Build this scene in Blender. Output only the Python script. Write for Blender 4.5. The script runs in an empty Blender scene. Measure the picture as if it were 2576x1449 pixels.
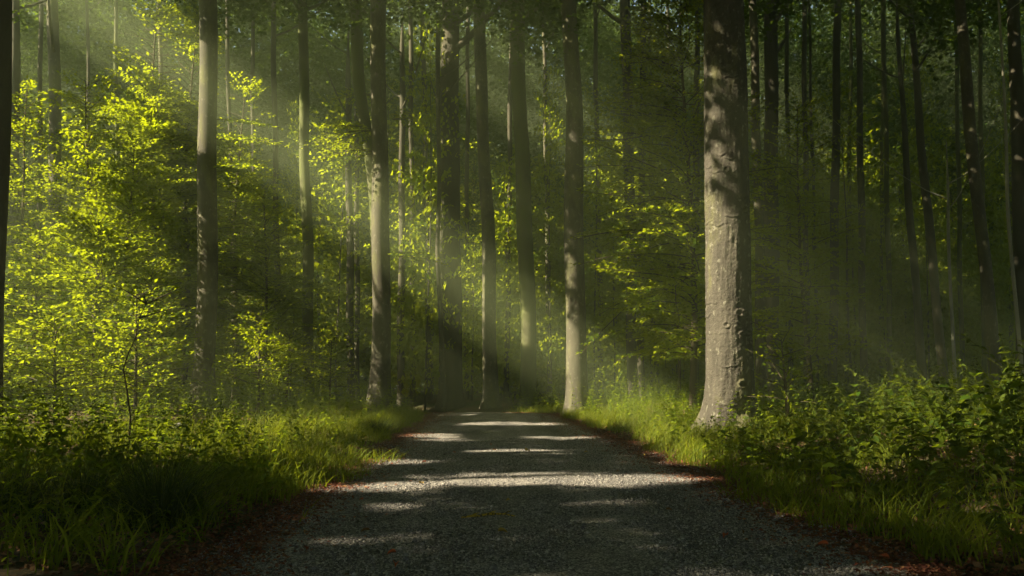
import bpy, math, random
import numpy as np
from mathutils import Vector

# ------------------------------------------------------------------ camera, sky, sun, exposure
S = bpy.context.scene
rng = np.random.default_rng(11)
random.seed(5)
FPX, CX, HOR = 2230.0, 1288.0, 960.0          # focal length, centre and horizon row on the 2576 px wide photograph
CAMZ = 1.3
PITCH = math.atan((HOR - 724.5) / FPX)
cam_d = bpy.data.cameras.new('camera'); cam = bpy.data.objects.new('camera', cam_d)
S.collection.objects.link(cam); S.camera = cam
cam_d.sensor_width = 36.0; cam_d.lens = 36.0 * FPX / 2576.0
cam_d.clip_start = 0.05; cam_d.clip_end = 2000
cam.location = (0, 0, CAMZ); cam.rotation_euler = (math.pi / 2 + PITCH, 0, 0)

EL, AZ = math.radians(35), math.radians(105)   # sun: 35 deg high, on the left and a little behind the camera
D = np.array([math.cos(EL) * math.sin(AZ), -math.cos(EL) * math.cos(AZ), -math.sin(EL)])   # direction the light travels
sun_d = bpy.data.lights.new('sun', 'SUN'); sun_d.energy = 5.0; sun_d.angle = math.radians(0.5)
sun_d.color = (1.0, 0.88, 0.56)
sun = bpy.data.objects.new('sun', sun_d); S.collection.objects.link(sun)
sun.rotation_euler = Vector(D).to_track_quat('-Z', 'Y').to_euler(); sun.location = (-30, 0, 40)

W = bpy.data.worlds.new('World'); S.world = W; W.use_nodes = True
wn = W.node_tree.nodes; wl = W.node_tree.links
sky = wn.new('ShaderNodeTexSky'); sky.sky_type = 'NISHITA'; sky.sun_disc = False
sky.sun_elevation = EL; sky.sun_rotation = math.radians(255)
wl.new(sky.outputs[0], wn['Background'].inputs[0]); wn['Background'].inputs[1].default_value = 0.05

S.view_settings.view_transform = 'Standard'; S.view_settings.look = 'None'
S.view_settings.gamma = 1.0; S.view_settings.exposure = 2.0
cy = S.cycles
cy.use_denoising = True
cy.max_bounces = 6; cy.diffuse_bounces = 3; cy.glossy_bounces = 1; cy.transmission_bounces = 3
cy.volume_bounces = 0; cy.transparent_max_bounces = 4
cy.sample_clamp_indirect = 3.0
cy.use_adaptive_sampling = True; cy.adaptive_threshold = 0.02

# ------------------------------------------------------------------ helpers
def ray(px, py):
    """direction through a pixel of the 2576 px photograph, world space, y component 1"""
    x = (px - 1288.0) / FPX; u = (724.5 - py) / FPX
    c, s = math.cos(PITCH), math.sin(PITCH)
    v = np.array([x, c - u * s, s + u * c])
    return v / v[1]
def at(px, py, Y):
    v = ray(px, py) * Y
    return float(v[0]), float(v[2] + CAMZ)
def on_ground(px, py, z=0.0):
    v = ray(px, py); t = (z - CAMZ) / v[2]
    return v[0] * t, t

def road_c(y):
    y = np.asarray(y, float)
    return 0.57 - 0.0363 * y - 0.04 * np.clip(y - 33.5, 0, 22) ** 2
def road_hw(y):
    y = np.asarray(y, float)
    return 2.68 - 0.95 * np.clip((y - 36) / 8, 0, 1)
def road_z(y):
    y = np.asarray(y, float)
    s = np.clip((y - 35) / 12, 0, 1)
    return -0.28 * s * s * (3 - 2 * s)
_k = rng.normal(0, 1, (14, 2)); _ph = rng.uniform(0, 6.28, 14)
def noise2(x, y, sc):
    r = 0
    for i in range(14):
        r = r + np.sin((x * _k[i, 0] + y * _k[i, 1]) / sc * 1.6 + _ph[i])
    return r / 2.65          # about unit variance
def smooth(t): t = np.clip(t, 0, 1); return t * t * (3 - 2 * t)
def ground_z(x, y):
    x = np.asarray(x, float); y = np.asarray(y, float)
    o = x - road_c(y); t = np.abs(o) - road_hw(y)
    z = road_z(y) - 0.07 * (1 - smooth((t + 0.35) / 0.4))
    side = np.where(o < 0, 0.28, 0.38)
    z = z + 0.05 * smooth(t / 0.5) + side * smooth((t - 0.2) / 3.5) + smooth((t - 0.3) / 2) * 0.05 * noise2(x, y, 1.2)
    z = z + smooth((t - 2) / 8) * 0.10 * noise2(x + 9, y, 7.0)
    return z

class Geo:
    """collects faces and links them as one mesh"""
    def __init__(s): s.v = []; s.f = {}; s.n = 0
    def add(s, V, F, m=0):
        F = np.asarray(F, np.int64)
        if len(V) == 0 or len(F) == 0: return
        s.v.append(np.asarray(V, np.float32)); s.f.setdefault((F.shape[1], m), []).append(F + s.n); s.n += len(V)
    def mesh(s, name, mats, smoothed=False):
        me = bpy.data.meshes.new(name)
        V = np.concatenate(s.v) if s.v else np.zeros((0, 3), np.float32)
        tot, loops, mi = [], [], []
        for (k, m), L in s.f.items():
            F = np.concatenate(L); tot.append(np.full(len(F), k)); loops.append(F.ravel()); mi.append(np.full(len(F), m))
        tot = np.concatenate(tot).astype(np.int32); loops = np.concatenate(loops).astype(np.int32); mi = np.concatenate(mi).astype(np.int32)
        me.vertices.add(len(V)); me.vertices.foreach_set('co', V.ravel())
        me.loops.add(len(loops)); me.loops.foreach_set('vertex_index', loops)
        me.polygons.add(len(tot)); st = np.concatenate([[0], np.cumsum(tot)[:-1]]).astype(np.int32)
        me.polygons.foreach_set('loop_start', st); me.polygons.foreach_set('loop_total', tot)
        for m in mats: me.materials.append(m)
        me.polygons.foreach_set('material_index', mi)
        if smoothed: me.polygons.foreach_set('use_smooth', np.ones(len(tot), bool))
        me.update(calc_edges=True)
        return me
    def obj(s, name, mats, parent=None, smoothed=False, loc=None):
        o = bpy.data.objects.new(name, s.mesh(name, mats, smoothed)); S.collection.objects.link(o)
        if parent is not None: o.parent = parent
        if loc is not None: o.location = loc
        return o

def empty(name, loc, label, cat, group=None, rz=0.0):
    o = bpy.data.objects.new(name, None); S.collection.objects.link(o)
    o.location = loc; o.rotation_euler = (0, 0, rz); o.empty_display_size = 0.3
    return tag(o, label, cat, group)
def tag(o, label=None, cat=None, group=None, kind=None):
    if label: o['label'] = label
    if cat: o['category'] = cat
    if group: o['group'] = group
    if kind: o['kind'] = kind
    return o
def unit(a): return a / np.maximum(np.linalg.norm(a, axis=-1, keepdims=True), 1e-9)

def tube(g, pts, rad, sides=8, m=0, wob=0.0):
    """tapered tube through points"""
    pts = np.asarray(pts, float); rad = np.asarray(rad, float); n = len(pts)
    T = unit(np.gradient(pts, axis=0)); ref = np.array([1.0, 0.13, 0.07]) if abs(T[0][2]) > .6 else np.array([0.05, 0.1, 1.0])
    A = unit(np.cross(T, ref)); B = np.cross(T, A)
    th = np.linspace(0, 2 * np.pi, sides, endpoint=False)
    R = rad[:, None]
    if wob: R = R * (1 + wob * np.sin(2 * th[None] + pts[:, 2:3] * .6) + wob * .6 * np.sin(3 * th[None] - pts[:, 2:3] * .9))
    V = pts[:, None, :] + (A[:, None] * np.cos(th)[None, :, None] + B[:, None] * np.sin(th)[None, :, None]) * (R[..., None] if R.shape[1] > 1 else R[:, :, None])
    V = V.reshape(-1, 3)
    i = np.arange(n - 1)[:, None] * sides; j = np.arange(sides)[None]; jn = (j + 1) % sides
    F = np.stack([i + j, i + jn, i + sides + jn, i + sides + j], -1).reshape(-1, 4)
    g.add(V, F, m)

def leaf_geo(g, P, Dr, N, L, wr=0.6, m=0, shape='diamond', fold=0.12):
    """one small blade per row: P base, Dr along the leaf, N its normal, L its length"""
    if len(P) == 0: return
    Dr = unit(Dr); B = unit(np.cross(N, Dr)); N = np.cross(Dr, B); L = np.asarray(L)[:, None]
    if shape == 'diamond':
        uv = [(0, 0, 0), (.45, -.5 * wr, fold), (1, 0, -fold * .6), (.45, .5 * wr, fold)]; fc = [[0, 1, 2, 3]]
    elif shape == 'oval':
        uv = [(0, 0, 0), (.28, -.46 * wr, fold), (.66, -.38 * wr, fold * .8), (1, 0, -fold), (.66, .38 * wr, fold * .8), (.28, .46 * wr, fold)]
        fc = [[0, 1, 2, 3], [0, 3, 4, 5]]
    else:   # toothed
        side = [(.06, .2), (.16, .44), (.22, .38), (.32, .50), (.38, .42), (.50, .46), (.56, .36), (.68, .36), (.74, .25), (.85, .2)]
        uv = [(0, 0, 0)] + [(a, -b * wr, fold * b * 2 - .12 * a * a) for a, b in side] + [(1, 0, -fold)] + [(a, b * wr, fold * b * 2 - .12 * a * a) for a, b in side[::-1]]
        uv.append((.5, 0, -.03))
        k = len(uv) - 1
        fc = [[i, (i + 1) % k, k] for i in range(k)]
    nv = len(uv)
    V = np.stack([P + Dr * (a * L) + B * (b * L) + N * (c * L) for a, b, c in uv], 1).reshape(-1, 3)
    base = (np.arange(len(P)) * nv)[:, None, None]
    F = (np.array(fc)[None] + base).reshape(-1, len(fc[0]))
    g.add(V, F, m)

# ------------------------------------------------------------------ materials
def mat(name):
    m = bpy.data.materials.new(name); m.use_nodes = True
    nt = m.node_tree; nt.nodes.clear(); return m, nt.nodes, nt.links
def ramp(nd, stops):
    r = nd.new('ShaderNodeValToRGB'); e = r.color_ramp.elements
    while len(e) < len(stops): e.new(.5)
    for x, (p, c) in zip(e, stops): x.position = p; x.color = (*c, 1)
    return r
def leaf_mat(name, dark, light, trans, tw=0.5, rough=.5):
    m, nd, lk = mat(name)
    out = nd.new('ShaderNodeOutputMaterial'); geo = nd.new('ShaderNodeNewGeometry')
    r = ramp(nd, [(0, dark), (1, light)]); lk.new(geo.outputs['Random Per Island'], r.inputs[0])
    r2 = ramp(nd, [(0, tuple(c * .75 for c in trans)), (1, trans)]); lk.new(geo.outputs['Random Per Island'], r2.inputs[0])
    p = nd.new('ShaderNodeBsdfPrincipled'); p.inputs['Roughness'].default_value = rough
    p.inputs['Specular IOR Level'].default_value = .12
    t = nd.new('ShaderNodeBsdfTranslucent'); mx = nd.new('ShaderNodeMixShader'); mx.inputs[0].default_value = tw
    lk.new(r.outputs[0], p.inputs['Base Color']); lk.new(r2.outputs[0], t.inputs[0])
    lk.new(p.outputs[0], mx.inputs[1]); lk.new(t.outputs[0], mx.inputs[2]); lk.new(mx.outputs[0], out.inputs[0])
    return m
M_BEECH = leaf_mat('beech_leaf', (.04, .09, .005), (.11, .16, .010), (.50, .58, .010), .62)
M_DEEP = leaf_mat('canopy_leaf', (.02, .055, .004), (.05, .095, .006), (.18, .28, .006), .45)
M_HERB = leaf_mat('herb_leaf', (.045, .095, .010), (.12, .17, .016), (.40, .50, .015), .5, .55)
M_NETTLE = leaf_mat('nettle_leaf', (.045, .08, .015), (.10, .13, .022), (.26, .34, .02), .4, .5)
M_GRASS = leaf_mat('grass_blade', (.07, .12, .012), (.20, .22, .025), (.44, .50, .02), .4, .6)
M_TUSSOCK = leaf_mat('dark_grass_blade', (.05, .08, .02), (.13, .14, .04), (.08, .12, .02), .3, .5)
def litter_mat(name, a, b, c):
    m, nd, lk = mat(name); out = nd.new('ShaderNodeOutputMaterial'); geo = nd.new('ShaderNodeNewGeometry')
    r = ramp(nd, [(0, a), (.5, b), (1, c)]); lk.new(geo.outputs['Random Per Island'], r.inputs[0])
    p = nd.new('ShaderNodeBsdfPrincipled'); p.inputs['Roughness'].default_value = .8
    lk.new(r.outputs[0], p.inputs['Base Color']); lk.new(p.outputs[0], out.inputs[0]); return m
M_LITTER = litter_mat('dry_leaf', (.10, .045, .02), (.22, .11, .05), (.36, .2, .09))
M_RUST = litter_mat('rusty_leaf', (.10, .028, .018), (.22, .055, .032), (.36, .17, .08))
M_STONE = litter_mat('gravel_stone', (.065, .06, .07), (.2, .19, .21), (.48, .45, .45))

def bark(name, a, b, moss, msk=.5, bump=.4, scale=1.0, lichen=.0, ridge=.5):
    m, nd, lk = mat(name); out = nd.new('ShaderNodeOutputMaterial')
    tc = nd.new('ShaderNodeTexCoord'); mp = nd.new('ShaderNodeMapping'); mp.inputs['Scale'].default_value = (scale, scale, scale * .35)
    lk.new(tc.outputs['Object'], mp.inputs[0])
    n1 = nd.new('ShaderNodeTexNoise'); n1.inputs['Scale'].default_value = 2.2; n1.inputs['Detail'].default_value = 8; n1.inputs['Roughness'].default_value = .65
    lk.new(mp.outputs[0], n1.inputs['Vector'])
    r = ramp(nd, [(.3, a), (.7, b)]); lk.new(n1.outputs[0], r.inputs[0])
    # moss film: large soft patches
    n2 = nd.new('ShaderNodeTexNoise'); n2.inputs['Scale'].default_value = 1.1; n2.inputs['Detail'].default_value = 6; n2.inputs['Roughness'].default_value = .7
    lk.new(mp.outputs[0], n2.inputs['Vector'])
    r2 = ramp(nd, [(msk - .06, (0, 0, 0)), (msk + .14, (1, 1, 1))]); lk.new(n2.outputs[0], r2.inputs[0])
    mx = nd.new('ShaderNodeMix'); mx.data_type = 'RGBA'; lk.new(r2.outputs[0], mx.inputs[0]); lk.new(r.outputs[0], mx.inputs[6]); mx.inputs[7].default_value = (*moss, 1)
    # pale lichen spots
    mp3 = nd.new('ShaderNodeMapping'); mp3.inputs['Scale'].default_value = (1, 1, .7); lk.new(tc.outputs['Object'], mp3.inputs[0])
    n3 = nd.new('ShaderNodeTexNoise'); n3.inputs['Scale'].default_value = 9; n3.inputs['Detail'].default_value = 3; lk.new(mp3.outputs[0], n3.inputs['Vector'])
    r3 = ramp(nd, [(.60, (0, 0, 0)), (.68, (lichen,) * 3)]); lk.new(n3.outputs[0], r3.inputs[0])
    mx2 = nd.new('ShaderNodeMix'); mx2.data_type = 'RGBA'; lk.new(r3.outputs[0], mx2.inputs[0]); lk.new(mx.outputs[2], mx2.inputs[6]); mx2.inputs[7].default_value = (.42, .40, .33, 1)
    # bark relief: horizontal wrinkles plus grain
    mp4 = nd.new('ShaderNodeMapping'); mp4.inputs['Scale'].default_value = (1.2, 1.2, 9); lk.new(tc.outputs['Object'], mp4.inputs[0])
    n4 = nd.new('ShaderNodeTexNoise'); n4.inputs['Scale'].default_value = 1.6; n4.inputs['Detail'].default_value = 5; lk.new(mp4.outputs[0], n4.inputs['Vector'])
    n5 = nd.new('ShaderNodeTexNoise'); n5.inputs['Scale'].default_value = 45; n5.inputs['Detail'].default_value = 4; lk.new(tc.outputs['Object'], n5.inputs['Vector'])
    mm = nd.new('ShaderNodeMath'); mm.operation = 'MULTIPLY_ADD'; lk.new(n4.outputs[0], mm.inputs[0]); mm.inputs[1].default_value = ridge; lk.new(n5.outputs[0], mm.inputs[2])
    bp = nd.new('ShaderNodeBump'); bp.inputs['Strength'].default_value = bump; bp.inputs['Distance'].default_value = .03; lk.new(mm.outputs[0], bp.inputs['Height'])
    p = nd.new('ShaderNodeBsdfPrincipled'); p.inputs['Roughness'].default_value = .85
    lk.new(mx2.outputs[2], p.inputs['Base Color']); lk.new(bp.outputs[0], p.inputs['Normal']); lk.new(p.outputs[0], out.inputs[0])
    return m
M_BARK = bark('beech_bark', (.06, .053, .043), (.145, .125, .10), (.15, .16, .045), .56, .5, 1, .25)
M_BIGBARK = bark('old_beech_bark', (.045, .038, .034), (.115, .10, .086), (.14, .14, .04), .58, .7, 1.1, .35, .8)
M_MOSSY = bark('mossy_bark', (.09, .085, .05), (.17, .16, .09), (.12, .14, .035), .44, .5)
M_DARKBARK = bark('dark_bark', (.045, .04, .03), (.10, .085, .065), (.07, .08, .03), .6, .5)
M_PALEBARK = bark('pale_birch_bark', (.2, .19, .17), (.5, .48, .42), (.1, .1, .06), .6, .4, 2.0, .4)
M_TWIG = bark('twig_bark', (.05, .04, .025), (.12, .09, .055), (.08, .08, .03), .6, .3)

# ground
m, nd, lk = mat('forest_soil'); M_SOIL = m
out = nd.new('ShaderNodeOutputMaterial'); tc = nd.new('ShaderNodeTexCoord')
n1 = nd.new('ShaderNodeTexNoise'); n1.inputs['Scale'].default_value = 14; n1.inputs['Detail'].default_value = 8; lk.new(tc.outputs['Object'], n1.inputs['Vector'])
n2 = nd.new('ShaderNodeTexNoise'); n2.inputs['Scale'].default_value = .8; n2.inputs['Detail'].default_value = 5; lk.new(tc.outputs['Object'], n2.inputs['Vector'])
r1 = ramp(nd, [(.3, (.03, .018, .01)), (.7, (.12, .07, .035))]); lk.new(n1.outputs[0], r1.inputs[0])
r2 = ramp(nd, [(.45, (0, 0, 0)), (.6, (1, 1, 1))]); lk.new(n2.outputs[0], r2.inputs[0])
mx = nd.new('ShaderNodeMix'); mx.data_type = 'RGBA'; lk.new(r2.outputs[0], mx.inputs[0]); lk.new(r1.outputs[0], mx.inputs[6]); mx.inputs[7].default_value = (.04, .06, .012, 1)
bp = nd.new('ShaderNodeBump'); bp.inputs['Strength'].default_value = .8; bp.inputs['Distance'].default_value = .04; lk.new(n1.outputs[0], bp.inputs['Height'])
p = nd.new('ShaderNodeBsdfPrincipled'); p.inputs['Roughness'].default_value = .95
lk.new(mx.outputs[2], p.inputs['Base Color']); lk.new(bp.outputs[0], p.inputs['Normal']); lk.new(p.outputs[0], out.inputs[0])
# gravel road
m, nd, lk = mat('gravel_road'); M_ROAD = m
out = nd.new('ShaderNodeOutputMaterial'); tc = nd.new('ShaderNodeTexCoord')
vo = nd.new('ShaderNodeTexVoronoi'); vo.inputs['Scale'].default_value = 70; lk.new(tc.outputs['Object'], vo.inputs['Vector'])
sp = nd.new('ShaderNodeSeparateColor'); lk.new(vo.outputs['Color'], sp.inputs[0])
r1 = ramp(nd, [(0, (.065, .06, .07)), (.6, (.26, .242, .27)), (1, (.62, .58, .58))]); lk.new(sp.outputs[0], r1.inputs[0])
nb = nd.new('ShaderNodeTexNoise'); nb.inputs['Scale'].default_value = .9; nb.inputs['Detail'].default_value = 7; mpb = nd.new('ShaderNodeMapping'); mpb.inputs['Scale'].default_value = (1.6, .35, 1); lk.new(tc.outputs['Object'], mpb.inputs[0]); lk.new(mpb.outputs[0], nb.inputs['Vector'])
rb = ramp(nd, [(.3, (.5, .5, .5)), (.7, (1.4, 1.36, 1.28))]); lk.new(nb.outputs[0], rb.inputs[0])
mu = nd.new('ShaderNodeMix'); mu.data_type = 'RGBA'; mu.blend_type = 'MULTIPLY'; mu.inputs[0].default_value = 1; lk.new(r1.outputs[0], mu.inputs[6]); lk.new(rb.outputs[0], mu.inputs[7])
ae = nd.new('ShaderNodeAttribute'); ae.attribute_name = 'litter'
nl = nd.new('ShaderNodeTexNoise'); nl.inputs['Scale'].default_value = 5; nl.inputs['Detail'].default_value = 8; nl.inputs['Roughness'].default_value = .7; lk.new(tc.outputs['Object'], nl.inputs['Vector'])
ad = nd.new('ShaderNodeMath'); ad.operation = 'ADD'; lk.new(ae.outputs['Fac'], ad.inputs[0]); lk.new(nl.outputs[0], ad.inputs[1])
rl = ramp(nd, [(0.0, (0, 0, 0)), (.5, (0, 0, 0)), (.72, (1, 1, 1))]); 
hv = nd.new('ShaderNodeMath'); hv.operation = 'MULTIPLY'; hv.inputs[1].default_value = .5; lk.new(ad.outputs[0], hv.inputs[0]); lk.new(hv.outputs[0], rl.inputs[0])
rr = ramp(nd, [(0, (.05, .018, .012)), (1, (.17, .055, .035))]); lk.new(sp.outputs[1], rr.inputs[0])
mx = nd.new('ShaderNodeMix'); mx.data_type = 'RGBA'; lk.new(rl.outputs[0], mx.inputs[0]); lk.new(mu.outputs[2], mx.inputs[6]); lk.new(rr.outputs[0], mx.inputs[7])
bp = nd.new('ShaderNodeBump'); bp.inputs['Strength'].default_value = .9; bp.inputs['Distance'].default_value = .02; lk.new(vo.outputs['Distance'], bp.inputs['Height']); bp.invert = True
p = nd.new('ShaderNodeBsdfPrincipled'); p.inputs['Roughness'].default_value = .8
lk.new(mx.outputs[2], p.inputs['Base Color']); lk.new(bp.outputs[0], p.inputs['Normal']); lk.new(p.outputs[0], out.inputs[0])

# ------------------------------------------------------------------ gaps in the canopy (where sunlight gets in)
# patches of sun on the road, read off the photograph: px centre x, y, half width, half height
PATCH = [(1385, 1211, 330, 15), (950, 1229, 150, 8), (1640, 1207, 130, 9), (1310, 1140, 125, 5), (1000, 1165, 75, 5), (1285, 1068, 115, 4.5),
         (1420, 1103, 80, 3.5), (1075, 1096, 55, 6), (1120, 1108, 40, 3), (1130, 1042, 80, 3.5), (1050, 1345, 55, 5), (1025, 1277, 75, 4), (715, 1306, 38, 4), (870, 1180, 50, 4)]
PG = []
for a, b, hw, hh in PATCH:
    x, y = on_ground(a, b); x2, _ = on_ground(a + hw, b); _, y1 = on_ground(a, b - hh); _, y2 = on_ground(a, b + hh)
    PG.append((x, y, abs(x2 - x), abs(y1 - y2) / 2))
def ground_hit(P):
    t = -P[:, 2] / D[2]; return P[:, 0] + t * D[0], P[:, 1] + t * D[1]
def mid_plane(P):
    t = -P[:, 0] / D[0]; return P[:, 1] + t * D[1], P[:, 2] + t * D[2]
def keep_share(P, margin=0.2):
    """share of the leaves kept at each point: 1 closed canopy, 0 a clean gap for the sun"""
    xg, yg = ground_hit(P); y0, w = mid_plane(P); k = np.ones(len(P))
    def let(mask, v): k[mask] = np.minimum(k[mask], v)
    q = (w - CAMZ) / np.maximum(y0, 1)
    inY = (y0 > 13) & (y0 < 54)
    edge = .004 * noise2(y0, q * 60, 4)
    let((y0 > 30) & (y0 < 44) & (q < -.05 + edge) & (q > -.12) & (noise2(y0, w, 1.3) > -.5), 0)
    dq = np.abs(q - .128 + edge); let(inY & (dq < .006) & (y0 > 24), .15)
    dq = np.abs(q - .022 - edge); let(inY & (dq < .008) & (y0 > 26), .1)
    # the young trees on the left
    let((y0 > 24) & (y0 < 45) & (w > -9.5) & (w < 4.8 + .25 * np.clip(y0 - 32, 0, 12)) & (noise2(y0, w + 5, 1.6) > -1.0), 0)
    # verges and banks
    let((yg > 13.5) & (yg < 37) & (xg > -8) & (xg < -2.0) & (noise2(xg, yg * 2.2, 1.1) > -.6), 0)
    let((yg > 10.2) & (yg < 15) & (xg > -8.5) & (xg < -3.2) & (noise2(xg, yg * 2, .9) > -.6), .03)
    let((yg > 20) & (yg < 27) & (xg > -14) & (xg < -6) & (noise2(xg + 4, yg * 2.2, 1.0) > .0), 0)
    let((yg > 13) & (yg < 34) & (xg > 2.7) & (xg < 14) & (noise2(xg + 2, yg * 2, 1.3) > .45), .05)
    let((yg > 11) & (yg < 17) & (xg > 4.6) & (xg < 9.5) & (noise2(xg + 2, yg * 2, .9) > -.3), .05)
    let((yg > 5) & (yg < 11.5) & (xg > 3.3) & (xg < 9), .5)
    let((yg > 5.5) & (yg < 10.3) & (xg > -8) & (xg < -2.8), .6)
    # trunks on the right get thinned, dappled light
    let((y0 > 17.9) & (y0 < 19.5) & (w > 2.5) & (w < 8.8), .0)
    let((y0 > 17.9) & (y0 < 19.5) & (w > 8.5) & (w < 12), .35)
    let((yg > 18) & (yg < 20.2) & (xg > 5.4) & (xg < 8), 0)
    let((y0 > 33) & (y0 < 35) & (w > 2) & (w < 8), .4)
    k[(yg < 37) & (yg > 0) & (np.abs(xg - road_c(yg)) < road_hw(yg) + .1)] = 1
    for x, y, a, b in PG:
        mg = margin if y > 10 else .08
        let(((xg - x) / (a + .3)) ** 2 + ((yg - y) / (b + mg)) ** 2 < 1, 0)
    dq = np.abs(q - .074 + edge); let(inY & (dq < .05), np.clip((dq - .017) * 22, 0, 1)[inY & (dq < .05)])
    # the far wood: open blotches
    let((y0 > 44.5) & (noise2(y0, w * 1.3 + 3, 2.6) > np.where(w > 11, .35, .8)), 0)
    return k
def openness(P, margin=.2): return keep_share(P, margin) < .5

# ------------------------------------------------------------------ ground, road
u = np.linspace(-1, 1, 321)
gx = 14 * u + 22 * u ** 3 + 140 * u ** 7; gy = 22 + 22 * u + 18 * u ** 3 + 140 * u ** 7
X, Y = np.meshgrid(gx, gy); Z = ground_z(X, Y)
g = Geo(); n = len(u); i = np.arange(n - 1)[:, None] * n + np.arange(n - 1)[None]
g.add(np.stack([X, Y, Z], -1).reshape(-1, 3), np.stack([i, i + 1, i + n + 1, i + n], -1).reshape(-1, 4))
tag(g.obj('forest_ground', [M_SOIL], smoothed=True), kind='structure')
ys = np.concatenate([np.arange(-8, 40, .12), np.arange(40, 50, .3)]); os_ = np.linspace(-1, 1, 61)
YY, OO = np.meshgrid(ys, os_, indexing='ij'); hw = road_hw(YY) + .35 + .12 * noise2(OO * 3, YY, .9)
XX = road_c(YY) + OO * hw
ZZ = road_z(YY) + .035 * (1 - OO ** 2) - .10 * smooth((np.abs(OO) - .86) / .14) + .006 * noise2(XX, YY, .35) - .02 * np.exp(-((np.abs(OO) - .42) / .12) ** 2)
g = Geo(); n = len(os_); i = np.arange(len(ys) - 1)[:, None] * n + np.arange(n - 1)[None]
g.add(np.stack([XX, YY, ZZ], -1).reshape(-1, 3), np.stack([i, i + 1, i + n + 1, i + n], -1).reshape(-1, 4))
road = tag(g.obj('gravel_road', [M_ROAD], smoothed=True), kind='structure')
at_ = road.data.attributes.new('litter', 'FLOAT', 'POINT')
far = smooth((YY - 38) / 5)
at_.data.foreach_set('value', np.clip(smooth((np.abs(OO) * hw - 1.7) / .85) * 1.0 + far * .9, 0, 1).ravel().astype(np.float32))
def road_top(x, y):
    o = (x - road_c(y)) / (road_hw(y) + .35)
    return road_z(y) + .035 * (1 - o ** 2) - .10 * smooth((np.abs(o) - .86) / .14)

# ------------------------------------------------------------------ trees
CROWNS = []      # (x, y, tree, radius weight) : stems that share out the canopy leaves
def trunk_mesh(g, base, way, top, sides=20, flare=1.5, wob=.03, seed=0, rows=46, twigs=3):
    """way: list of (x,y,z,r) from low to high. adds a flared foot and a few upper limbs"""
    way = sorted(way, key=lambda a: a[2]); w = np.array(way, float)
    z = np.concatenate([np.linspace(-.3, 2.2, 12), np.linspace(2.6, top, rows - 12)]) + base[2]
    f = lambda k: np.interp(z, w[:, 2], w[:, k])
    x, y, r = f(0), f(1), f(3)
    k = np.array([.25, .5, .25])
    for _ in range(3):
        for a in (x, r): a[1:-1] = np.convolve(a, k, 'valid')
    rr = np.random.default_rng(seed)
    hi = smooth((z - w[-1, 2]) / max(top + base[2] - w[-1, 2], 1)); r = r * (1 - .75 * hi)
    r = r * (1 + (flare - 1) * np.exp(-np.clip(z - base[2], 0, None) / .32))
    x = x + .03 * np.sin(z * .8 + rr.uniform(0, 6)); 
    tube(g, np.stack([x - base[0], y - base[1], z - base[2]], -1), r, sides, 0, wob)
    for i in range(twigs):
        zz = top * rr.uniform(.72, .95); a = rr.uniform(0, 6.28); L = rr.uniform(2.5, 4.5); q = np.linspace(0, 1, 7)
        bx, by = np.interp(zz + base[2], z, x) - base[0], np.interp(zz + base[2], z, y) - base[1]; br = np.interp(zz + base[2], z, r) * .45
        tube(g, np.stack([bx + np.cos(a) * L * q, by + np.sin(a) * L * q, zz + L * .9 * q ** 1.3], -1), br * (1 - .8 * q), 6)

def make_tree(px_way, Ydepth, m, label, name='beech_tree', top=24, group=None, flare=1.5, crown=True, sides=20, cat='tree', twigs=3):
    pts = []
    for px, py, w in px_way:
        xx, zz = at(px, py, Ydepth); pts.append((xx, Ydepth, zz, w * .5 * Ydepth / FPX))
    pts.sort(key=lambda a: a[2])
    bx = pts[0][0]; bz = float(ground_z(bx, Ydepth))
    if pts[0][2] > bz: pts.insert(0, (bx, Ydepth, bz, pts[0][3] * 1.04))
    if len(pts) >= 2:   # carry the lean on upwards
        a, b = pts[-2], pts[-1]; dz = bz + top - b[2]
        if dz > 0:
            s = np.clip((b[0] - a[0]) / max(b[2] - a[2], .5), -.12, .12)
            pts.append((b[0] + s * dz * .5, Ydepth, b[2] + dz * .5, b[3] * .8))
    t = empty(name, (bx, Ydepth, bz), label, cat, group)
    g = Geo(); trunk_mesh(g, (bx, Ydepth, bz), pts, top, sides, flare, seed=int(bx * 100) % 9999, twigs=twigs)
    tr = g.obj('trunk', [m], t, True)
    if crown: CROWNS.append((pts[-1][0], Ydepth, t, bz))
    return t, pts

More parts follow.
